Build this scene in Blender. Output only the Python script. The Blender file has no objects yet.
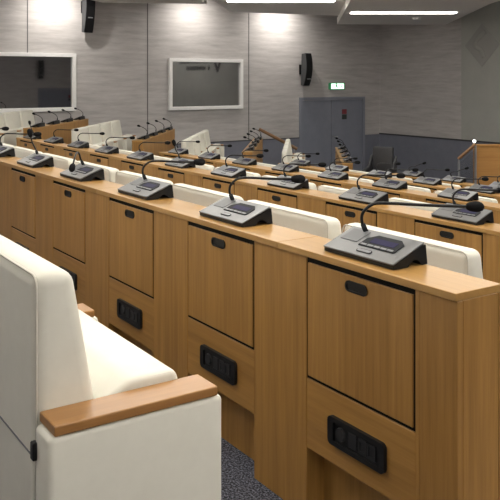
import bpy, bmesh, math, random
from mathutils import Vector, Matrix
random.seed(7)
S = bpy.context.scene
C = S.collection
TH = math.radians(33.757)
CS, SN = math.cos(TH), math.sin(TH)
EYE = 1.261

def uv(X, Y):                      # sideways / ahead of the viewer's standing point -> room axes
    return (SN*X - CS*Y, CS*X + SN*Y)

# ------------------------------------------------------------------ materials
def new_mat(name):
    m = bpy.data.materials.new(name); m.use_nodes = True
    nt = m.node_tree
    return m, nt, nt.nodes['Principled BSDF']

def plain(name, col, rough=.5, metal=0., spec=.5):
    m, nt, b = new_mat(name)
    b.inputs['Base Color'].default_value = (*col, 1)
    b.inputs['Roughness'].default_value = rough
    b.inputs['Metallic'].default_value = metal
    b.inputs['Specular IOR Level'].default_value = spec
    n = nt.nodes.new('ShaderNodeTexNoise'); n.inputs['Scale'].default_value = 60
    t = nt.nodes.new('ShaderNodeTexCoord'); nt.links.new(t.outputs['Object'], n.inputs['Vector'])
    r = nt.nodes.new('ShaderNodeMapRange'); r.inputs['To Min'].default_value = rough-.04; r.inputs['To Max'].default_value = rough+.04
    nt.links.new(n.outputs['Fac'], r.inputs['Value']); nt.links.new(r.outputs['Result'], b.inputs['Roughness'])
    return m

def wood(name, c1, c2, stretch, rough=.42):
    m, nt, b = new_mat(name)
    N, L = nt.nodes, nt.links
    t = N.new('ShaderNodeTexCoord'); oi = N.new('ShaderNodeObjectInfo')
    mul = N.new('ShaderNodeMath'); mul.operation = 'MULTIPLY'; mul.inputs[1].default_value = 37.
    L.new(oi.outputs['Random'], mul.inputs[0])
    add = N.new('ShaderNodeVectorMath'); add.operation = 'ADD'
    mp = N.new('ShaderNodeMapping'); mp.inputs['Scale'].default_value = stretch
    L.new(t.outputs['Object'], mp.inputs['Vector'])
    L.new(mp.outputs['Vector'], add.inputs[0]); L.new(mul.outputs['Value'], add.inputs[1])
    n1 = N.new('ShaderNodeTexNoise'); n1.inputs['Scale'].default_value = 1.0; n1.inputs['Detail'].default_value = 5; n1.inputs['Roughness'].default_value = .65
    L.new(add.outputs['Vector'], n1.inputs['Vector'])
    n2 = N.new('ShaderNodeTexNoise'); n2.inputs['Scale'].default_value = .18; n2.inputs['Detail'].default_value = 2
    L.new(add.outputs['Vector'], n2.inputs['Vector'])
    mx = N.new('ShaderNodeMath'); mx.operation = 'ADD'
    h1 = N.new('ShaderNodeMath'); h1.operation = 'MULTIPLY'; h1.inputs[1].default_value = .6
    h2 = N.new('ShaderNodeMath'); h2.operation = 'MULTIPLY'; h2.inputs[1].default_value = .4
    L.new(n1.outputs['Fac'], h1.inputs[0]); L.new(n2.outputs['Fac'], h2.inputs[0])
    L.new(h1.outputs['Value'], mx.inputs[0]); L.new(h2.outputs['Value'], mx.inputs[1])
    cr = N.new('ShaderNodeValToRGB')
    cr.color_ramp.elements[0].position = .33; cr.color_ramp.elements[0].color = (*c2, 1)
    cr.color_ramp.elements[1].position = .66; cr.color_ramp.elements[1].color = (*c1, 1)
    L.new(mx.outputs['Value'], cr.inputs['Fac']); L.new(cr.outputs['Color'], b.inputs['Base Color'])
    b.inputs['Roughness'].default_value = rough
    bp = N.new('ShaderNodeBump'); bp.inputs['Strength'].default_value = .05; bp.inputs['Distance'].default_value = .002
    L.new(n1.outputs['Fac'], bp.inputs['Height']); L.new(bp.outputs['Normal'], b.inputs['Normal'])
    return m

def noisy(name, c1, c2, stretch, detail=6, rough=.7, lo=.3, hi=.7, bump=.1, dist=.003):
    m, nt, b = new_mat(name)
    N, L = nt.nodes, nt.links
    t = N.new('ShaderNodeTexCoord')
    mp = N.new('ShaderNodeMapping'); mp.inputs['Scale'].default_value = stretch
    L.new(t.outputs['Object'], mp.inputs['Vector'])
    n = N.new('ShaderNodeTexNoise'); n.inputs['Scale'].default_value = 1; n.inputs['Detail'].default_value = detail; n.inputs['Roughness'].default_value = .7
    L.new(mp.outputs['Vector'], n.inputs['Vector'])
    cr = N.new('ShaderNodeValToRGB')
    cr.color_ramp.elements[0].position = lo; cr.color_ramp.elements[0].color = (*c1, 1)
    cr.color_ramp.elements[1].position = hi; cr.color_ramp.elements[1].color = (*c2, 1)
    L.new(n.outputs['Fac'], cr.inputs['Fac']); L.new(cr.outputs['Color'], b.inputs['Base Color'])
    b.inputs['Roughness'].default_value = rough
    bp = N.new('ShaderNodeBump'); bp.inputs['Strength'].default_value = bump; bp.inputs['Distance'].default_value = dist
    L.new(n.outputs['Fac'], bp.inputs['Height']); L.new(bp.outputs['Normal'], b.inputs['Normal'])
    return m

def emit(name, col, strength):
    m, nt, b = new_mat(name)
    b.inputs['Base Color'].default_value = (*col, 1)
    b.inputs['Emission Color'].default_value = (*col, 1)
    b.inputs['Emission Strength'].default_value = strength
    return m

W1, W2 = (.435, .232, .064), (.255, .124, .029)
M = {
 'wood':  wood('beech_upright', W1, W2, (55, 55, 2.2)),
 'woodh': wood('beech_level', W1, W2, (2.2, 55, 55)),
 'top':   wood('beech_worktop', (.44, .25, .080), (.35, .19, .053), (2.0, 60, 60), .33),
 'arm':   wood('cherry_armrest', (.40, .20, .062), (.30, .14, .040), (60, 3, 60), .32),
 'rail':  wood('dark_handrail', (.26, .135, .055), (.18, .09, .036), (30, 30, 3)),
 'panelw': wood('rostrum_veneer', (.52, .28, .085), (.40, .19, .055), (1.5, 40, 18), .4),
 'leather': noisy('white_leather', (.72, .705, .63), (.76, .745, .67), (14, 14, 14), 3, .42, .3, .7, .04, .002),
 'seam':  plain('white_piping', (.62, .595, .53), .5),
 'black': plain('black_plastic', (.010, .010, .011), .42, 0, .3),
 'soft':  plain('black_foam', (.008, .008, .009), .9, 0, .2),
 'gap':   plain('shadow_gap_black', (.006, .005, .004), .8, 0, .2),
 'silver': plain('silver_paint', (.19, .195, .205), .40, .6),
 'mesh':  plain('grille_grey', (.15, .155, .165), .5, .5),
 'bezel': plain('display_bezel', (.022, .024, .028), .6, 0, .12),
 'lcd':   plain('violet_lcd', (.017, .015, .058), .5, 0, .1),
 'key':   plain('grey_key', (.20, .205, .22), .4, .3),
 'keyd':  plain('dark_key', (.022, .022, .025), .4, 0, .35),
 'metal': plain('brushed_steel', (.42, .43, .45), .32, .9),
 'dark':  plain('dark_leather', (.028, .028, .032), .45),
 'wain':  noisy('blue_grey_paint', (.175, .182, .225), (.20, .208, .252), (5, 5, 5), 4, .55, .3, .7, .02),
 'door':  noisy('blue_grey_door', (.205, .217, .265), (.23, .243, .292), (4, 4, 4), 3, .45, .3, .7, .02),
 'frame_d': plain('door_frame_grey', (.235, .248, .295), .45),
 'wall':  noisy('grey_board_marked', (.37, .348, .34), (.57, .543, .532), (1.4, 1.4, 13), 9, .75, .28, .72, .25, .004),
 'panel': noisy('pale_grey_panel', (.37, .37, .345), (.41, .41, .38), (2, 2, 2), 3, .6, .3, .7, .02),
 'emb1':  plain('emblem_dark', (.33, .325, .305), .6),
 'emb2':  plain('emblem_light', (.37, .365, .34), .6),
 'trim':  plain('dark_trim', (.05, .05, .054), .5),
 'joint': plain('wall_joint_grey', (.13, .125, .122), .7),
 'white': plain('white_frame', (.86, .85, .84), .45),
 'ceil':  noisy('ceiling_white', (.87, .835, .79), (.90, .865, .82), (3, 3, 3), 3, .8, .3, .7, .02),
 'carpet': noisy('speckled_carpet', (.006, .007, .014), (.20, .21, .27), (150, 150, 150), 1, .95, .42, .68, .5, .004),
 'glass': plain('dark_mirror_glass', (.38, .38, .39), .03, 1.0),
 'light': emit('luminaire_white', (1, .965, .88), 14.5),
 'led':   emit('lamp_white', (1, .97, .92), 7.),
 'exit':  emit('exit_green_white', (.62, .95, .70), 2.4),
 'exitg': plain('exit_green', (.05, .36, .15), .5),
 'sign_r': plain('sign_red', (.22, .035, .045), .5),
 'sign_g': plain('sign_dark', (.035, .045, .04), .5),
 'badge': plain('badge_grey', (.42, .42, .43), .4, .5),
 'spk':   plain('speaker_side', (.06, .062, .066), .5),
}
# clear balustrade glass
gm, nt, b = new_mat('balustrade_glass'); M['clear'] = gm
b.inputs['Base Color'].default_value = (.10, .11, .13, 1); b.inputs['Roughness'].default_value = .05
b.inputs['Alpha'].default_value = .22

# ------------------------------------------------------------------ mesh helpers
def box(bm, x0, x1, y0, y1, z0, z1, bev=0., seg=2, mat=None):
    r = bmesh.ops.create_cube(bm, size=1)
    vs = r['verts']
    m = Matrix.Translation(((x0+x1)/2, (y0+y1)/2, (z0+z1)/2)) @ Matrix.Diagonal((x1-x0, y1-y0, z1-z0, 1))
    if mat is not None: m = mat @ m
    bmesh.ops.transform(bm, matrix=m, verts=vs)
    if bev > 0:
        es = list({e for v in vs for e in v.link_edges})
        bmesh.ops.bevel(bm, geom=es, offset=bev, segments=seg, profile=.5, affect='EDGES', clamp_overlap=True)
    return bm

def prism(bm, pts, axis, a, b, bev=0., seg=2, mat=None):
    """extrude a closed outline: axis 'x' -> pts are (y,z); 'y' -> (x,z); 'z' -> (x,y)"""
    def P(p, t):
        return {'x': (t, p[0], p[1]), 'y': (p[0], t, p[1]), 'z': (p[0], p[1], t)}[axis]
    va = [bm.verts.new(P(p, a)) for p in pts]; vb = [bm.verts.new(P(p, b)) for p in pts]
    n = len(pts); fs = [bm.faces.new(va), bm.faces.new(vb[::-1])]
    for i in range(n): fs.append(bm.faces.new((va[i], vb[i], vb[(i+1) % n], va[(i+1) % n])))
    bmesh.ops.recalc_face_normals(bm, faces=fs)
    if mat is not None: bmesh.ops.transform(bm, matrix=mat, verts=va+vb)
    if bev > 0:
        es = list({e for f in fs for e in f.edges})
        bmesh.ops.bevel(bm, geom=es, offset=bev, segments=seg, profile=.5, affect='EDGES', clamp_overlap=True)
    return bm

def tube(bm, pts, rad, n=8, caps=True):
    pts = [Vector(p) for p in pts]
    if not isinstance(rad, (list, tuple)): rad = [rad]*len(pts)
    rings = []; ref = None
    for i, p in enumerate(pts):
        d = (pts[min(i+1, len(pts)-1)] - pts[max(i-1, 0)]).normalized()
        if ref is None:
            ref = Vector((0, 0, 1)) if abs(d.z) < .9 else Vector((1, 0, 0))
        a = (ref - d*ref.dot(d)).normalized(); ref = a; b = d.cross(a)
        rings.append([bm.verts.new(p + rad[i]*(a*math.cos(2*math.pi*k/n) + b*math.sin(2*math.pi*k/n))) for k in range(n)])
    for r0, r1 in zip(rings, rings[1:]):
        for k in range(n): bm.faces.new((r0[k], r0[(k+1) % n], r1[(k+1) % n], r1[k]))
    if caps:
        bm.faces.new(rings[0][::-1]); bm.faces.new(rings[-1])
    bmesh.ops.recalc_face_normals(bm, faces=bm.faces)
    return bm

def smooth_path(pts, k=5):
    pts = [Vector(p) for p in pts]; out = []
    for i in range(len(pts)-1):
        p0, p1, p2, p3 = pts[max(i-1, 0)], pts[i], pts[i+1], pts[min(i+2, len(pts)-1)]
        for j in range(k):
            t = j/k
            out.append(.5*((2*p1) + (p2-p0)*t + (2*p0-5*p1+4*p2-p3)*t*t + (3*p1-p0-3*p2+p3)*t**3))
    out.append(pts[-1]); return out

def mesh_of(bm, name, m, smooth=False):
    me = bpy.data.meshes.new(name); bm.normal_update(); bm.to_mesh(me); bm.free()
    me.materials.append(M[m])
    if smooth:
        for p in me.polygons: p.use_smooth = True
    return me

def obj(name, bm, m, parent=None, smooth=False):
    o = bpy.data.objects.new(name, mesh_of(bm, name, m, smooth)); C.objects.link(o)
    if parent: o.parent = parent
    return o

def B(): return bmesh.new()
def bx(*a, **k): return box(B(), *a, **k)

def thing(name, label, cat, loc=(0, 0, 0), rz=0., group=None):
    o = bpy.data.objects.new(name, None); C.objects.link(o)
    o.empty_display_size = .05
    o.location = loc; o.rotation_euler = (0, 0, rz)
    tag(o, label, cat, group); return o

def tag(o, label, cat, group=None, kind=None):
    o['label'] = label; o['category'] = cat
    if group: o['group'] = group
    if kind: o['kind'] = kind
    return o

KIDS = {}
def freeze(root):                                   # remember a prototype's tree
    def kids(o): return [c for c in bpy.data.objects if c.parent == o]
    KIDS[root.name] = [(c, kids(c)) for c in kids(root)]
    return root

def dup(root, label, loc, rz, group=None):
    r = root.copy(); C.objects.link(r); r.location = loc; r.rotation_euler = (0, 0, rz)
    r['label'] = label
    if group: r['group'] = group
    for c, gs in KIDS[root.name]:
        d = c.copy(); C.objects.link(d); d.parent = r
        for g in gs:
            e = g.copy(); C.objects.link(e); e.parent = d
    return r

used = {}
def put(proto, label, loc, rz, group=None):         # first use moves the prototype itself, later ones copy it
    if proto.name not in used:
        used[proto.name] = 1
        proto.location = loc; proto.rotation_euler = (0, 0, rz); proto['label'] = label
        if group: proto['group'] = group
        return proto
    return dup(proto, label, loc, rz, group)

def capsule(w, h, n=10):                            # rounded outline in (x,z)
    r = h/2; pts = []
    for i in range(n+1):
        a = -math.pi/2 + math.pi*i/n; pts.append((w/2-r+r*math.cos(a), r*math.sin(a)))
    for i in range(n+1):
        a = math.pi/2 + math.pi*i/n; pts.append((-w/2+r+r*math.cos(a), r*math.sin(a)))
    return pts
def rrect(w, h, r, n=4):
    pts = []
    for cx, cz, a0 in ((w/2-r, -h/2+r, -90), (w/2-r, h/2-r, 0), (-w/2+r, h/2-r, 90), (-w/2+r, -h/2+r, 180)):
        for i in range(n+1):
            a = math.radians(a0+90*i/n); pts.append((cx+r*math.cos(a), cz+r*math.sin(a)))
    return pts
def ring_plate(bm, outer, inner, y0, y1, yin):      # plate with a sunk field, facing -y
    n = len(outer)
    o0 = [bm.verts.new((p[0], y0, p[1])) for p in outer]; o1 = [bm.verts.new((p[0], y1, p[1])) for p in outer]
    i0 = [bm.verts.new((p[0], y0, p[1])) for p in inner]; i1 = [bm.verts.new((p[0], yin, p[1])) for p in inner]
    for k in range(n):
        j = (k+1) % n
        bm.faces.new((o0[k], o0[j], i0[j], i0[k])); bm.faces.new((i0[k], i0[j], i1[j], i1[k])); bm.faces.new((o1[k], o1[j], o0[j], o0[k]))
    bm.faces.new(i1); bm.faces.new(o1[::-1])
    bmesh.ops.recalc_face_normals(bm, faces=bm.faces)
    return bm
def at(o, x, y, z): o.location = (x, y, z); return o

# ------------------------------------------------------------------ desk cabinet
P_, DW, PW, DEP, HB, HT = .70, .43, .27, .155, .7524, .7716
def make_cabinet(last):
    t = thing('desk_cabinet', '', 'desk')
    pw = .133 if last else PW
    obj('upright', bx(-.215-pw, -.2155, .001, DEP, 0, HB, .0015, 1), 'wood', t)
    obj('carcass', bx(-.215, .215, .066, DEP, 0, HB), 'wood', t)
    gb = bx(-.2145, .2145, .022, .034, .404, HB-.001)
    for a in ((-.2148, -.2090, .404, HB-.001), (.2070, .2148, .404, HB-.001), (-.2090, .2070, .404, .4115), (-.2090, .2070, .7375, HB-.001)):
        box(gb, a[0], a[1], .004, .0225, a[2], a[3])
    obj('shadow_gap', gb, 'gap', t)
    d = obj('door', bx(-.2085, .2065, 0, .019, .4125, .7365, .0012, 1), 'wood', t)
    h = obj('finger_pull', ring_plate(B(), capsule(.087, .030), capsule(.074, .020), -.004, .002, -.0012), 'black', d)
    h.location = (.002, 0, .7085)
    obj('socket_panel', bx(-.215, .215, .002, .020, .202, .402, .0012, 1), 'woodh', t)
    s = obj('socket_plate', ring_plate(B(), rrect(.224, .078, .014), rrect(.178, .052, .005), -.009, .003, -.003), 'black', t)
    s['label'] = 'black plastic power socket plate'
    s.location = (.003, 0, .2985)
    bm = B(); bmesh.ops.create_cone(bm, cap_ends=True, segments=20, radius1=.019, radius2=.017, depth=.006, matrix=Matrix.Translation((-.060, -.006, 0)) @ Matrix.Rotation(math.pi/2, 4, 'X'))
    obj('outlet', bm, 'keyd', s)
    for x in (-.012, .028, .062):
        obj('outlet', ring_plate(B(), rrect(.032, .040, .002), rrect(.020, .024, .002), -.0065, -.0028, -.004) if x != -.012 else bx(-.016, .016, -.0065, -.0028, -.02, .02, .001, 1), 'keyd', s).location = (x, 0, 0)
    return freeze(t)
CAB, CABL = make_cabinet(False), make_cabinet(True)

def make_end():
    t = thing('desk_end_panel', '', 'desk')
    obj('front_post', bx(0.0005, .012, .001, DEP, 0, HB), 'wood', t)
    obj('front_board', bx(.013, .133, .0, .019, 0, HB, .001, 1), 'wood', t)
    obj('gable', bx(.013, .1325, .0205, DEP-.012, 0, HB, .001, 1), 'wood', t)
    obj('back_board', bx(.013, .1332, DEP-.0105, DEP, 0, HB, .001, 1), 'wood', t)
    return freeze(t)
END = make_end()

# ------------------------------------------------------------------ row chair
def make_chair(left_arm):
    t = thing('row_chair', '', 'chair')
    prof = [(0, .10), (.158, .10), (.158, .42), (.124, .62), (.078, .890), (0, .890)]
    bm = prism(B(), prof, 'x', -.3075, .3075)
    for v in bm.verts: v.co.z += .0
    es = [e for e in bm.edges]
    bmesh.ops.bevel(bm, geom=es, offset=.027, segments=5, profile=.5, affect='EDGES', clamp_overlap=True)
    bk = obj('backrest', bm, 'leather', t, True)
    bk['label'] = 'white upholstered backrest'
    path = []
    for sx in (-1, 1):
        arc = [(sx*.3055, .005, .14), (sx*.3055, .005, .862)] + [(sx*(.2815+.024*math.cos(a)), .005, .862+.024*math.sin(a)) for a in (.4, .8, 1.2, 1.57)]
        path += arc if sx < 0 else arc[::-1]
    obj('piping', tube(B(), path, .0026, 6), 'seam', bk, True)
    obj('rear_seam', bx(-.30, .30, -.0012, .004, .533, .537), 'key', bk)
    sp = [(.150, .28), (.272, .27), (.306, .62), (.294, .642), (.195, .642), (.130, .605)]
    bm = prism(B(), sp, 'x', -.303, .303)
    bmesh.ops.bevel(bm, geom=list(bm.edges), offset=.020, segments=4, profile=.5, affect='EDGES', clamp_overlap=True)
    st = obj('seat', bm, 'leather', t, True)
    st['label'] = 'white folded-up seat cushion'
    for sx in (-1, 1):
        obj('piping', tube(B(), [(sx*.2985, .272, .40), (sx*.2985, .297, .613), (sx*.2985, .285, .635), (sx*.2985, .205, .635), (sx*.2985, .188, .618)], .0028, 6), 'seam', st, True)
    obj('base', bx(-.303, .303, .155, .24, .0, .12, .01, 1), 'dark', t)
    for s in ((1, -1) if left_arm else (1,)):
        x0, x1 = sorted((s*.3085, s*.3975))
        p = obj('arm_panel', bx(x0, x1, -.0, .358, 0, .6015, .012, 3), 'leather', t, True)
        a = obj('armrest', bx(x0-.001, x1+.001, .010, .345, .6025, .6225, .003, 2), 'arm', t)
        a['label'] = 'polished reddish wooden armrest'
        xs = s*.318
        obj('clip', bx(xs-.009, xs+.009, -.008, .003, .535, .570, .002, 1), 'black', p)
    return freeze(t)
CH, CHL = make_chair(False), make_chair(True)

# ------------------------------------------------------------------ microphone console
CW, CD = .28, .123
SL = math.atan2(.044, .112)
def slope(y): return .013 + y*(.044/.112)
def make_console(name_kind):
    t = thing('microphone_console', '', 'microphone')
    prof = [(0, .001), (0, .011), (.112, .054), (.117, .053), (.123, .001), (.108, .001)]
    n = 6
    for i in range(n+1):
        a = i/n; prof.append((.104 - .052*a, .001 + .017*math.sin(math.pi*a)))
    prof.append((.046, .001))
    obj('base', prism(B(), prof, 'x', -CW/2, CW/2), 'black', t)
    T = Matrix.Translation((0, 0, .0125)) @ Matrix.Rotation(SL, 4, 'X')
    def slab(x0, x1, s0, s1, z0, z1, bev=0.): return box(B(), x0, x1, s0, s1, z0, z1, bev, 1, T)
    ln = .121
    obj('faceplate', slab(-CW/2-.001, CW/2+.001, -.003, ln, 0, .0045, .0015), 'silver', t)['label'] = 'silver sloping faceplate'
    obj('speaker_grille', slab(-.122, -.052, .050, .108, .0045, .0062, .0008), 'mesh', t)
    bz = [(-.036, .040), (.100, .040), (.104, .046), (.104, .082), (.080, .100), (-.010, .100), (-.036, .076)]
    bm = prism(B(), bz, 'z', .0045, .0068, .0006, 1, T)
    z = obj('display_bezel', bm, 'bezel', t)
    obj('screen', slab(-.010, .084, .060, .084, .0066, .0074), 'lcd', z)['label'] = 'violet display window'
    for k in range(5):
        obj('button', slab(-.030+.026*k, -.008+.026*k, .043, .051, .0066, .0082, .0008), 'key', z)
    bm = prism(B(), [(p[0]+.010, p[1]+.020) for p in capsule(.058, .015)], 'z', .0045, .0062, 0, 1, T)
    b = obj('talk_button', bm, 'bezel', t)
    bm = prism(B(), [(p[0]+.010, p[1]+.020) for p in capsule(.052, .010)], 'z', .0060, .0070, 0, 1, T)
    obj('button_cap', bm, 'key', b)
    # gooseneck
    x0, y0, z0 = -.075, .100, .054
    def heading(a, L, zt, lean, dz=0.):
        c, s = math.cos(a), math.sin(a)
        return [(x0, y0, z0), (x0-lean*c, y0-lean*s, z0+.03), (x0-lean*.6*c, y0-lean*.6*s, z0+zt*.72), (x0+.022*c, y0+.022*s, z0+zt), (x0+.07*c, y0+.07*s, z0+zt+.002), (x0+L*.6*c, y0+L*.6*s, z0+zt+dz*.5), (x0+L*c, y0+L*s, z0+zt+dz)]
    RIGHT = math.radians(56.2)
    if name_kind == 'right': pts = heading(RIGHT, .215, .080, .012, -.002)
    elif name_kind == 'long': pts = heading(RIGHT, .292, .080, .012, -.007)
    elif name_kind == 'rise': pts = heading(RIGHT, .17, .055, .012, .040)
    elif name_kind == 'down': pts = [(x0, y0, z0), (x0-.012, y0-.010, z0+.03), (x0-.012, y0-.018, z0+.055), (x0+.005, y0-.035, z0+.068), (x0+.035, y0-.058, z0+.055), (x0+.085, y0-.090, z0+.015)]
    elif name_kind == 'up': pts = [(x0, y0, z0), (x0-.010, y0-.008, z0+.03), (x0-.028, y0-.022, z0+.07), (x0-.032, y0-.030, z0+.105)]
    else: pts = [(x0, y0, z0), (x0, y0+.004, z0+.04), (x0+.008, y0-.012, z0+.075), (x0+.015, y0-.05, z0+.105), (x0+.02, y0-.10, z0+.125)]
    path = smooth_path(pts, 5)
    g = obj('gooseneck', tube(B(), path, .0046, 8), 'black', t, True)
    obj('collar', tube(B(), [pts[0], Vector(pts[0]).lerp(Vector(pts[1]), .75)], .0075, 10), 'bezel', g, True)
    d = (Vector(path[-1]) - Vector(path[-2])).normalized(); e = Vector(path[-1])
    prof = [(-.006, .005), (-.002, .010), (.006, .0135), (.018, .0155), (.030, .0155), (.040, .012), (.045, .006), (.0465, .002)]
    obj('windscreen', tube(B(), [e + d*a for a, _ in prof], [r for _, r in prof], 12), 'soft', t, True)['label'] = 'black foam microphone head'
    return freeze(t)
CON = {k: make_console(k) for k in ('right', 'long', 'rise', 'down', 'up', 'user')}

def loc_in(origin, rz, u, v, z=0.):
    c, s = math.cos(rz), math.sin(rz)
    return (origin[0]+c*u-s*v, origin[1]+s*u+c*v, origin[2]+z)

ORD = ['nearest', 'second', 'third', 'fourth', 'fifth', 'sixth', 'seventh', 'eighth', 'ninth', 'tenth', 'eleventh', 'twelfth']
def nth(k, n, far):
    if k == 0: return 'at its right end'
    if k == n-1: return 'at its %s end' % far
    return '%s from its right end' % ORD[k]

def desk_row(origin, rz, n, rowname, far='left', mics={}, default='right', con_u=-.338, skip=()):
    gname = rowname
    put(END, 'beech end panel closing the right end of the %s' % rowname, loc_in(origin, rz, -.133, 0), rz)
    for k in range(n):
        u = -(.348 + P_*k)
        put(CABL if k == n-1 else CAB, 'beech desk cabinet in the %s, %s' % (rowname, nth(k, n, far)),
            loc_in(origin, rz, u, 0), rz, 'desk cabinets of the ' + rowname)
        how = mics.get(k, default)
        desc = {'right': 'silver microphone console', 'long': 'microphone console with long sideways neck', 'rise': 'microphone console with rising neck',
                'down': 'microphone console with neck bent down', 'up': 'silver microphone console with upright neck', 'user': 'dark microphone console with raised neck'}[how]
        put(CON[how], '%s on the %s, %s' % (desc, rowname, nth(k, n, far)),
            loc_in(origin, rz, con_u - .708*k if far == 'left' else con_u - P_*k, .033, HT+.0005), rz, 'microphone consoles on the ' + rowname)
    # worktop boards, first joint behind the first pillar
    L = P_*n; cuts = [0., -.70]
    while cuts[-1] - 1.4 > -L + .3: cuts.append(cuts[-1]-1.4)
    cuts.append(-L+.004)
    for j, (a, b) in enumerate(zip(cuts, cuts[1:])):
        o = obj('worktop', bx(b+.0006, a-.0006, -.004, DEP+.002, HB+.0003, HT, .0018, 2), 'top')
        o.location = origin; o.rotation_euler = (0, 0, rz)
        tag(o, 'pale beech worktop board on the %s, %s' % (rowname, nth(j, len(cuts)-1, far)), 'worktop', 'worktop boards of the ' + rowname)

def chair_row(origin, rz, us, rowname, far='left', dv=-.91, sc=(1, 1, 1)):
    n = len(us)
    for k, u in enumerate(us):
        put(CHL if k == n-1 else CH, 'white row chair behind the %s, %s' % (rowname, nth(k, n, far)),
            loc_in(origin, rz, u, dv), rz, 'row chairs behind the ' + rowname).scale = sc

STEP, RP = .188, 1.485
V_ = [1.40 + RP*i for i in range(5)]
F_ = [-STEP*i for i in range(5)]
rows = [  # right end U, bays, name, neck variants
 (-1.240, 7, 'nearest desk row', {0: 'long', 3: 'down', 4: 'up'}),
 (-1.574, 11, 'second desk row', {5: 'up', 10: 'up'}),
 (-2.915, 8, 'third desk row', {}),
 (-3.920, 6, 'fourth desk row', {2: 'right'}),
 (-4.895, 4, 'farthest desk row', {3: 'rise', 2: 'rise'}),
]
for i, (ue, n, nm, mics) in enumerate(rows):
    o = (ue, V_[i], F_[i])
    cu = -.381 if i == 0 else -.328
    desk_row(o, 0, n, nm, 'left', mics, 'right', cu)
    if i == 0: us = [-1.791-.6605*k + 1.240 for k in range(4)]
    else: us = [-(.348+P_*k) - (.095 if i == 1 else .07) for k in range(n)]
    if i == 0: chair_row(o, 0, us, nm, 'left', -.898, (.935, 1.058, .992))
    else: chair_row(o, 0, us, nm, 'left', -.91, (1, 1, 1.012))

# side benches turned towards the centre of the room
RB = math.radians(-37.74)
bx_, by_ = .0695, 1.0
nb = math.hypot(bx_, by_); bdir = (bx_/nb, by_/nb)         # away from the aisle, viewer frame
fdir = (bdir[1], -bdir[0])                                 # the way the benches face
blocks = [((-3.07, 11.45), 1, 'leftmost side bench'), ((-1.57, 11.65), 2, 'second side bench'),
          ((0.0, 11.9), 3, 'third side bench'), ((1.50, 12.15), 4, 'rightmost side bench')]
wB = []
for (X, Y), lev, nm in blocks:
    X0 = X - bdir[0]*.348 - fdir[0]*.095; Y0 = Y - bdir[1]*.348 - fdir[1]*.095
    u, v = uv(X0, Y0); o = (u, v, F_[lev])
    wB.append(X0*fdir[0]+Y0*fdir[1])
    desk_row(o, RB, 4, nm, 'far', {}, 'user')
    chair_row(o, RB, [-(.348+P_*k)-.035 for k in range(4)], nm, 'far', -.91, (1, 1, 1.04))

# ------------------------------------------------------------------ the room
UL, UR, VB, VF = -15.15, 3.0, -3.0, 14.16
HALL = EYE - 2.42
CZ = EYE + 1.90
def struct(o, label, cat): return tag(o, label, cat, None, 'structure')

def clip(poly, f):                                        # keep f(p) >= 0
    out = []
    for i, p in enumerate(poly):
        q = poly[(i+1) % len(poly)]; a, b = f(p), f(q)
        if a >= 0: out.append(p)
        if (a < 0) != (b < 0):
            t = a/(a-b); out.append((p[0]+t*(q[0]-p[0]), p[1]+t*(q[1]-p[1])))
    return out
def fwd(p): return -CS*p[0] + SN*p[1]
def side(p): return SN*p[0] + CS*p[1]
def wco(p): return side(p)*fdir[0] + fwd(p)*fdir[1]
room = [(UL, VB), (UR, VB), (UR, VF), (UL, VF)]
MID, BACK = 10.6, 15.4
fb = B()
def tier(poly, z):
    if len(poly) >= 3: prism(fb, poly, 'z', HALL-.4, z)
lv = F_ + [-.96]
edges = [VB] + [v+DEP+.003 for v in V_] + [V_[4]+.95, VF]
for i in range(len(edges)-1):
    z = (lv+[HALL])[i]
    p = clip(clip(clip(room, lambda p: MID - fwd(p)), lambda p: p[1]-edges[i]), lambda p: edges[i+1]-p[1])
    tier(p, z)
we = [-99] + [wB[0]-RP+DEP] + [w+DEP+.003 for w in wB] + [wB[3]+.95, 99]
zs = [F_[0], F_[1], F_[2], F_[3], F_[4], -.96, HALL]
for i in range(len(we)-1):
    p = clip(clip(clip(clip(room, lambda p: fwd(p)-MID), lambda p: BACK-fwd(p)), lambda p: wco(p)-we[i]), lambda p: we[i+1]-wco(p))
    tier(p, zs[i])
tier(clip(room, lambda p: fwd(p)-BACK), HALL)
struct(obj('floor', fb, 'carpet'), 'dark blue-grey speckled carpet over the stepped floor', 'floor')

struct(obj('wall_left', bx(UL-.15, UL, VB, VF+.15, HALL-.4, CZ+.1), 'wall'), 'grey board-marked wall with booth windows and double door', 'wall')
struct(obj('wall_front', bx(UL, UR+.15, VF, VF+.15, HALL-.4, CZ+.1), 'wall'), 'grey board-marked wall right of the corner', 'wall')
struct(obj('wall_right', bx(UR, UR+.15, VB, VF, HALL-.4, CZ+.1), 'wall'), 'grey wall facing the booth windows', 'wall')
struct(obj('wall_back', bx(UL-.15, UR+.15, VB-.15, VB, HALL-.4, CZ+.1), 'wall'), 'grey wall behind the viewer', 'wall')
struct(obj('ceiling', bx(UL-.15, UR+.15, VB-.15, VF+.15, CZ, CZ+.1), 'ceil'), 'white main ceiling above the hanging panels', 'ceiling')

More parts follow.
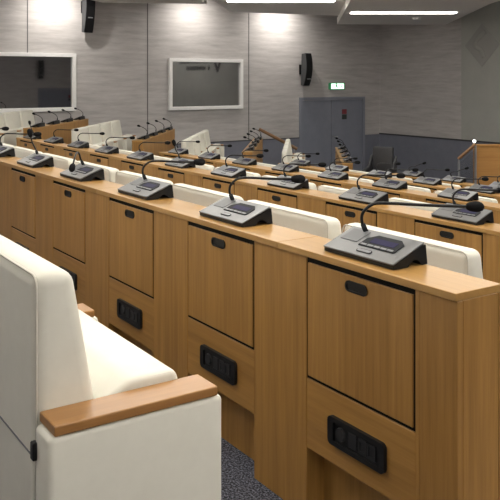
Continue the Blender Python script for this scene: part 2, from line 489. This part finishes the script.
WZ = EYE - 1.40
DV0, DV1 = 11.61, 13.55                                   # double door
struct(obj('trim_1', bx(UL, UL+.018, 5.6, DV0-.07, HALL, WZ), 'wain'), 'blue-grey wainscot left of the double door', 'wainscot')
struct(obj('trim_2', bx(UL, UL+.018, DV1+.07, VF, HALL, WZ), 'wain'), 'narrow blue-grey wainscot between door and corner', 'wainscot')
struct(obj('trim_3', bx(UL+.018, UR, VF-.018, VF, HALL, WZ), 'wain'), 'blue-grey wainscot along the wall right of the corner', 'wainscot')
struct(obj('trim_4', bx(UL+.018, UR, VF-.03, VF, WZ, WZ+.035), 'trim'), 'dark cap rail above the right wainscot', 'rail')
struct(obj('trim_5', bx(UL, UL+.025, 5.6, DV0-.07, WZ, WZ+.02), 'trim'), 'dark cap rail above the left wainscot', 'rail')
for k, v in enumerate((2.35, 4.93, 7.51, 10.09)):
    struct(obj('trim_%d' % (6+k), bx(UL-.002, UL+.004, v-.011, v+.011, WZ if v > 5.6 else HALL, CZ), 'joint'),
           ['dark upright wall joint far left', 'dark upright wall joint above the left window', 'dark upright wall joint between the two windows', 'dark upright wall joint right of the small window'][k], 'joint')
struct(obj('trim_10', bx(-12.40, UR-.01, VF-.03, VF-.0005, WZ+.036, CZ), 'panel'), 'smooth pale grey wall panel at the far right', 'panel')

def window(n, v0, v1, z0, z1, label):
    w = struct(thing('window_%d' % n, label, 'window', (UL, v0, z0)), label, 'window')
    L, H, f = v1-v0, z1-z0, .075
    fr = B()
    for a in ((0, L, 0, f), (0, L, H-f, H)): box(fr, .001, .07, a[0], a[1], a[2], a[3], .004, 1)
    for a in ((0, f, f, H-f), (L-f, L, f, H-f)): box(fr, .001, .07, a[0], a[1], a[2], a[3], .004, 1)
    obj('window_frame', fr, 'white', w)
    obj('glass_pane', bx(.001, .012, f-.003, L-f+.003, f-.003, H-f+.003), 'glass', w)
window(1, 2.9, 5.90, EYE-.62, EYE+.53, 'large dark booth window in white frame at far left')
window(2, 8.00, 9.90, EYE-.655, EYE+.47, 'smaller dark booth window in white frame, middle of wall')

def door(n, u, sgn, v0, v1, ztop, label):
    d = struct(thing('door_%d' % n, label, 'door', (u, v0, HALL)), label, 'door')
    W, H = v1-v0, ztop-HALL
    def q(a, b, *r, **k): return bx(min(sgn*a, sgn*b), max(sgn*a, sgn*b), *r, **k)
    fr = q(.001, .05, -.07, 0, 0, H+.07)
    box(fr, min(.001*sgn, .05*sgn), max(.001*sgn, .05*sgn), W, W+.07, 0, H+.07); box(fr, min(.001*sgn, .05*sgn), max(.001*sgn, .05*sgn), 0, W, H, H+.07)
    obj('door_frame', fr, 'frame_d', d)
    m = W*.47
    for a, b in ((.006, m-.006), (m+.006, W-.006)):
        lf = obj('door_leaf', q(.001, .03, a, b, .01, H-.006), 'door', d)
    y = m+.42
    s = obj('door_sign', q(.03, .036, y-.075, y+.075, H-.36, H-.24), 'sign_r', lf); s['label'] = 'red square pictogram sign'
    s = obj('door_sign', q(.03, .036, y-.075, y+.075, H-.49, H-.37), 'sign_g', lf); s['label'] = 'dark green pictogram sign'
    h = B(); tube(h, [(sgn*.03, m+.06, 1.02), (sgn*.075, m+.06, 1.02), (sgn*.075, m+.18, 1.02)], .01, 8)
    obj('door_handle', h, 'metal', d)
door(1, UL, 1, DV0, DV1, EYE-.49, 'blue-grey double door below the green exit sign')
door(2, UR, -1, 11.35, 13.35, EYE-.42, 'blue-grey double door seen mirrored in the left window')

# exit sign
ev = 12.69
t = thing('exit_sign', 'lit green and white running-man exit sign above the double door', 'sign', (UL, ev, EYE-.22))
obj('housing', bx(.001, .07, -.24, .24, -.02, .15, .01, 1), 'exitg', t)
obj('light_panel', bx(.07, .078, -.20, .20, .0, .13, .002, 1), 'exit', t)
mn = B()
tube(mn, [(.082, -.055, .115), (.082, -.04, .07), (.082, -.07, .03)], .012, 6); tube(mn, [(.082, -.04, .07), (.082, -.005, .045), (.082, -.01, .015)], .011, 6)
tube(mn, [(.082, -.085, .08), (.082, -.05, .10), (.082, -.015, .085)], .009, 6); bmesh.ops.create_uvsphere(mn, u_segments=8, v_segments=6, radius=.015, matrix=Matrix.Translation((.082, -.048, .128)))
obj('running_figure', mn, 'exitg', t); mn = B()
prism(mn, [(.12, .045), (.12, .095), (.17, .07)], 'x', .078, .083); box(mn, .078, .083, .06, .12, .062, .078)
obj('arrow', mn, 'exitg', t)

# loudspeakers: curved columns tilted down on wall brackets
def loudspeaker(u, v, z, rz, label, length=.78):
    t = thing('loudspeaker', label, 'loudspeaker', (u, v, z), rz)     # local +x looks into the room
    front = []
    for i in range(9):
        a = -1+2*i/8; front.append((.30-.075*a*a + .03*a, a*length/2))
    prof = [(.10, -length/2*.97), (.13, length/2*.97)] + front[::-1]
    prof = [(p[0], p[1]) for p in prof]
    obj('cabinet', prism(B(), prof, 'y', -.10, .10, .008, 2), 'spk', t)
    g = [(p[0]+.004, p[1]*.985) for p in front] + [(p[0]-.01, p[1]*.985) for p in front[::-1]]
    gr = obj('grille', prism(B(), g, 'y', -.097, .097), 'black', t)
    obj('badge', bx(.272, .290, -.05, .05, -.235, -.215), 'badge', gr)
    br = B(); box(br, .0, .02, -.06, .06, -.12, .12); tube(br, [(.01, 0, 0), (.16, 0, 0)], .02, 8)
    obj('wall_bracket', br, 'black', t)
    return t
loudspeaker(UL, 6.08, EYE+1.47, math.radians(6), 'black curved loudspeaker high on the wall, cut off by the top edge', 1.05)
loudspeaker(UL, 11.60, EYE+.25, math.radians(6), 'black curved loudspeaker left of the exit sign')
loudspeaker(UR+.006, 11.35, EYE+.45, math.radians(180), 'black curved loudspeaker seen mirrored in the left window', .78)

# emblem and lettering on the pale panel
EU, EZ = -11.80, EYE+.78
t = thing('wall_emblem', 'faint grey diamond emblem high on the pale panel', 'emblem', (EU, VF-.03, EZ))
def dia(r): return [(0, -r), (r, 0), (0, r), (-r, 0)]
obj('diamond', prism(B(), dia(.49), 'y', -.012, -.0005, .02, 2), 'emb1', t)
cv = B()
tube(cv, smooth_path([(.10, -.016, .30), (-.14, -.016, .12), (-.18, -.016, -.02), (-.02, -.016, -.12), (.04, -.016, -.28)], 4), .045, 8)
for v in cv.verts: v.co.y = -.012 + (v.co.y+.016)*.15
obj('curved_stroke', cv, 'emb2', t, True)
t = thing('wall_lettering', 'dark two-line lettering with triangular mark, mirrored in the small window', 'lettering', (-7.4, VF-.03, EYE+.33))
obj('triangle_mark', prism(B(), [(0, .34), (.14, .34), (.26, .10), (.40, .34), (.54, .34), (.31, -.06), (.22, -.06)], 'y', -.012, -.0005), 'trim', t)
rr = random.Random(3)
for line, (zz, x0, n, h) in enumerate(((.26, .62, 15, .13), (.02, .80, 10, .15))):
    x = x0
    for k in range(n):
        lb = B(); w = rr.choice((.09, .11, .12)); kind = rr.randrange(4)
        box(lb, x, x+.03, -.012, -.0005, zz, zz+h)
        if kind != 1: box(lb, x+w-.03, x+w, -.012, -.0005, zz, zz+h)
        if kind in (0, 2): box(lb, x+.03, x+w-.03, -.011, -.0005, zz+h-.03, zz+h)
        if kind in (0, 1): box(lb, x+.03, x+w-.03, -.011, -.0005, zz, zz+.03)
        if kind == 3: box(lb, x+.03, x+w-.03, -.011, -.0005, zz+h*.4, zz+h*.4+.03)
        obj('letter', lb, 'trim', t)
        x += w + .05 + (.12 if (line == 1 and k == 0) else 0)

# ------------------------------------------------------------------ hanging ceiling panels and luminaires
RC = math.radians(56.243)
def cam_obj(o, X, Y, z, rz=0.):
    u, v = uv(X, Y); o.location = (u, v, z); o.rotation_euler = (0, 0, RC+rz)
    return o
def soffit(n, poly, z, h, label):
    bm = B(); prism(bm, [uv(*p) for p in poly], 'z', z, z+h)
    return struct(obj('ceiling_panel' if n == 0 else 'ceiling_panel', bm, 'ceil'), label, 'ceiling panel')
Z1, Z2 = EYE+1.45, EYE+1.30
soffit(1, [(-.405, 16.85), (2.3, 17.95), (2.3, 10.9), (-1.0, 10.9)], Z1, .18, 'white hanging ceiling panel with a light strip, middle of the picture top')
soffit(2, [(2.03, 18.4), (4.61, 18.67), (4.10, 13.5), (4.10, 10.9), (1.50, 10.9)], Z2, .14, 'white hanging ceiling panel with a light strip and smoke detector, top right')
soffit(3, [(-2.75, 14.7), (-.82, 14.95), (-1.1, 10.9), (-3.6, 10.9)], EYE+1.44, .18, 'white hanging ceiling panel, sliver at the top left of the middle')

def strip(X, Y, z, label, L=2.0, W=.34, D=.07):
    t = thing('ceiling_light', label, 'ceiling light'); cam_obj(t, X, Y, z)
    obj('housing', bx(-L/2-.03, L/2+.03, -W/2-.03, W/2+.03, -.012, -.0005, .003, 1), 'white', t)
    obj('diffuser', bx(-L/2, L/2, -W/2, W/2, -.0125-D, -.0125, .004, 1), 'light', t)
    return t
strip(2.93, 15.1, Z2, 'long lit strip light on the right hanging ceiling panel', 2.0, .20, .015)
strip(.56, 14.35, Z1, 'long lit strip light on the middle hanging ceiling panel', 1.95, .22, .015)
strip(-2.2, 12.2, EYE+1.44, 'added fill strip light on the left hanging ceiling panel, out of the picture', 1.8, .22, .015)  # unseen strip added to brighten the side bench chairs
strip(2.75, 12.0, Z2, 'added fill strip light on the right hanging ceiling panel, nearer and out of the picture', 2.0, .24, .03)  # unseen strip added to lift the dim right wall
strip(.65, 11.6, Z1, 'added fill strip light on the middle hanging ceiling panel, nearer and out of the picture', 1.95, .28, .03)  # added out of view as well, more light for the far walls
def pendant(X, Y, z):  # added unseen lamps for soft overall light, also lifting the ceiling panel undersides
    t = thing('fill_pendant', 'added unseen pendant fill light hanging above the desks, out of the picture', 'added fill light', group='added fill pendants above the desks'); cam_obj(t, X, Y, z)
    obj('diffuser', bx(-1.0, 1.0, -.11, .11, -.035, .035, .012, 2), 'light', t)
    for x in (-.8, .8): obj('cable', bx(x-.004, x+.004, -.004, .004, .035, CZ-z-.0005), 'metal', t)
for X, Y in ((-6.5, 9.3), (-3.6, 8.2), (-.6, 8.2), (2.4, 8.2), (5.4, 9.3), (-3.6, 5.2), (-.6, 5.2), (2.4, 5.2), (-1.6, 2.3), (.9, 2.3), (3.4, 2.6), (6.6, 7.6), (.7, -1.1), (2.7, -.1)):
    pendant(X, Y, 2.45)
for X, Y in ((7.2, 12.2), (9.0, 10.6), (-6.3, 12.0)):  # unseen strips added as fill for the right wall and side benches
    strip(X, Y, CZ, 'added fill strip light on the main ceiling beside the hanging panels, out of the picture')['group'] = 'added fill strip lights on the main ceiling'
t = thing('smoke_detector', 'small white round smoke detector on the right hanging ceiling panel', 'detector'); cam_obj(t, 3.45, 16.35, Z2)
bm = B(); bmesh.ops.create_cone(bm, cap_ends=True, segments=20, radius1=.075, radius2=.10, depth=.05, matrix=Matrix.Translation((0, 0, -.0255)))
obj('body', bm, 'white', t)

def spot(X, Y, z, tgt, power, ang=70, blend=.8, name='wall_washer', rad=.05):
    l = bpy.data.lights.new(name, 'SPOT'); l.energy = power; l.spot_size = math.radians(ang); l.spot_blend = blend
    l.shadow_soft_size = rad; l.color = (1, .95, .88)
    o = bpy.data.objects.new(name, l); C.objects.link(o)
    o.location = (X, Y, z)
    d = Vector(tgt) - Vector((X, Y, z)); o.rotation_euler = d.to_track_quat('-Z', 'Y').to_euler()
for k, v in enumerate((5.45, 8.55, 10.85)):
    lab = ['small black ceiling spot washing the wall at far left', 'small black ceiling spot washing the wall above the small window', 'small black ceiling spot washing the wall left of the door'][k]
    t = thing('wall_spotlight', lab, 'spotlight', (UL+.62, v, CZ))
    obj('stem', bx(-.012, .012, -.012, .012, -.08, -.0005), 'black', t)
    bm = B(); bmesh.ops.create_cone(bm, cap_ends=True, segments=16, radius1=.05, radius2=.04, depth=.10, matrix=Matrix.Translation((-.02, 0, -.12)) @ Matrix.Rotation(.5, 4, 'Y'))
    obj('lamp_head', bm, 'black', t)
    spot(UL+.66, v, CZ-.18, (UL, v, CZ-.85), (105, 80, 115)[k], 150, 1.)

# ------------------------------------------------------------------ far furniture
# rostrum front
t = thing('rostrum', 'tall orange-brown wooden rostrum front at the right edge', 'rostrum')
X0 = (475-250)/790*13
cam_obj(t, X0, 13, HALL)
H = EYE-1.065-HALL
obj('front_panel', bx(.0, 2.4, .0, .04, 0, H-.03, .002, 1), 'panelw', t)
obj('side_panel', bx(.0, .04, .041, .12, 0, H-.03, .002, 1), 'panelw', t)
obj('top_board', bx(-.01, 2.42, -.02, .14, H-.03, H, .003, 1), 'panelw', t)
# stair balustrade beside the rostrum
t = thing('balustrade', 'glass stair balustrade with sloping wooden handrail beside the rostrum', 'balustrade'); cam_obj(t, X0-.02, 12.9, HALL)
zt = EYE-1.045-HALL
obj('handrail', tube(B(), [(0, 0, zt), (-.27, .05, zt-.25)], .026, 10), 'rail', t)
obj('post', bx(-.015, .015, -.015, .015, 0, zt-.02), 'metal', t)
obj('post', bx(-.275, -.245, .035, .065, 0, zt-.26), 'metal', t)
obj('glass_panel', prism(B(), [(-.24, .05), (-.02, .05), (-.02, zt-.1), (-.24, zt-.30)], 'y', .018, .028), 'clear', t)
bm = B(); bmesh.ops.create_uvsphere(bm, u_segments=12, v_segments=8, radius=.025, matrix=Matrix.Translation((-.02, 0, zt+.045)))
obj('lamp', bm, 'led', t)['label'] = 'small white glowing lamp'
# far stair handrail
t = thing('handrail', 'sloping wooden stair handrail behind the third side bench', 'handrail'); cam_obj(t, .19, 16.6, HALL)
z0 = EYE-49*16.6/790-HALL
obj('rail', tube(B(), [(0, 0, z0), (.80, 0, z0-.42)], .034, 10), 'rail', t)
for x in (.04, .74): obj('post', bx(x-.015, x+.015, -.015, .015, 0, z0-.525*x-.02), 'metal', t)
# black armchair
t = thing('armchair', 'black leather armchair standing alone by the blue-grey wainscot', 'armchair'); cam_obj(t, 2.33, 14.6, HALL, math.radians(-28)); t.scale = (.74, .8, .98)
obj('seat', bx(-.27, .27, -.05, .52, .42, .58, .04, 3), 'dark', t, True)
bm = prism(B(), [(.0, .50), (.13, .48), (.05, 1.18), (-.06, 1.18)], 'y', -.27, .27, .03, 3, Matrix.Translation((0, .0, 0)))
for v in bm.verts: v.co = Vector((v.co.y, .52 - v.co.x, v.co.z))
bmesh.ops.recalc_face_normals(bm, faces=bm.faces)
obj('backrest', bm, 'dark', t, True)
for s in (-1, 1):
    obj('arm', prism(B(), [(-.05, .42), (.55, .42), (.55, 1.02), (.30, .80), (-.05, .76)], 'x', min(s*.28, s*.36), max(s*.28, s*.36), .02, 3), 'dark', t, True)
obj('column', tube(B(), [(0, .25, .04), (0, .25, .42)], .035, 10), 'metal', t)
bm = B()
for k in range(5):
    a = 2*math.pi*k/5; tube(bm, [(0, .25, .07), (.28*math.cos(a), .25+.28*math.sin(a), .025)], .025, 6)
obj('star_base', bm, 'black', t)

# ------------------------------------------------------------------ camera, world, view
cam = bpy.data.cameras.new('camera'); co = bpy.data.objects.new('camera', cam); C.objects.link(co)
cam.sensor_width = 36; cam.lens = 36*790/500; cam.shift_y = -.34; cam.clip_start = .02; cam.clip_end = 100
co.location = (0, 0, EYE); co.rotation_euler = (math.pi/2, 0, RC)
S.camera = co
w = bpy.data.worlds.new('world'); S.world = w; w.use_nodes = True
w.node_tree.nodes['Background'].inputs['Color'].default_value = (.5, .5, .52, 1)
w.node_tree.nodes['Background'].inputs['Strength'].default_value = .05
S.view_settings.view_transform = 'Standard'; S.view_settings.look = 'None'
S.view_settings.exposure = .06; S.view_settings.gamma = 1.; S.view_settings.use_curve_mapping = False
S.cycles.use_denoising = True
S.cycles.max_bounces = 8; S.cycles.diffuse_bounces = 4
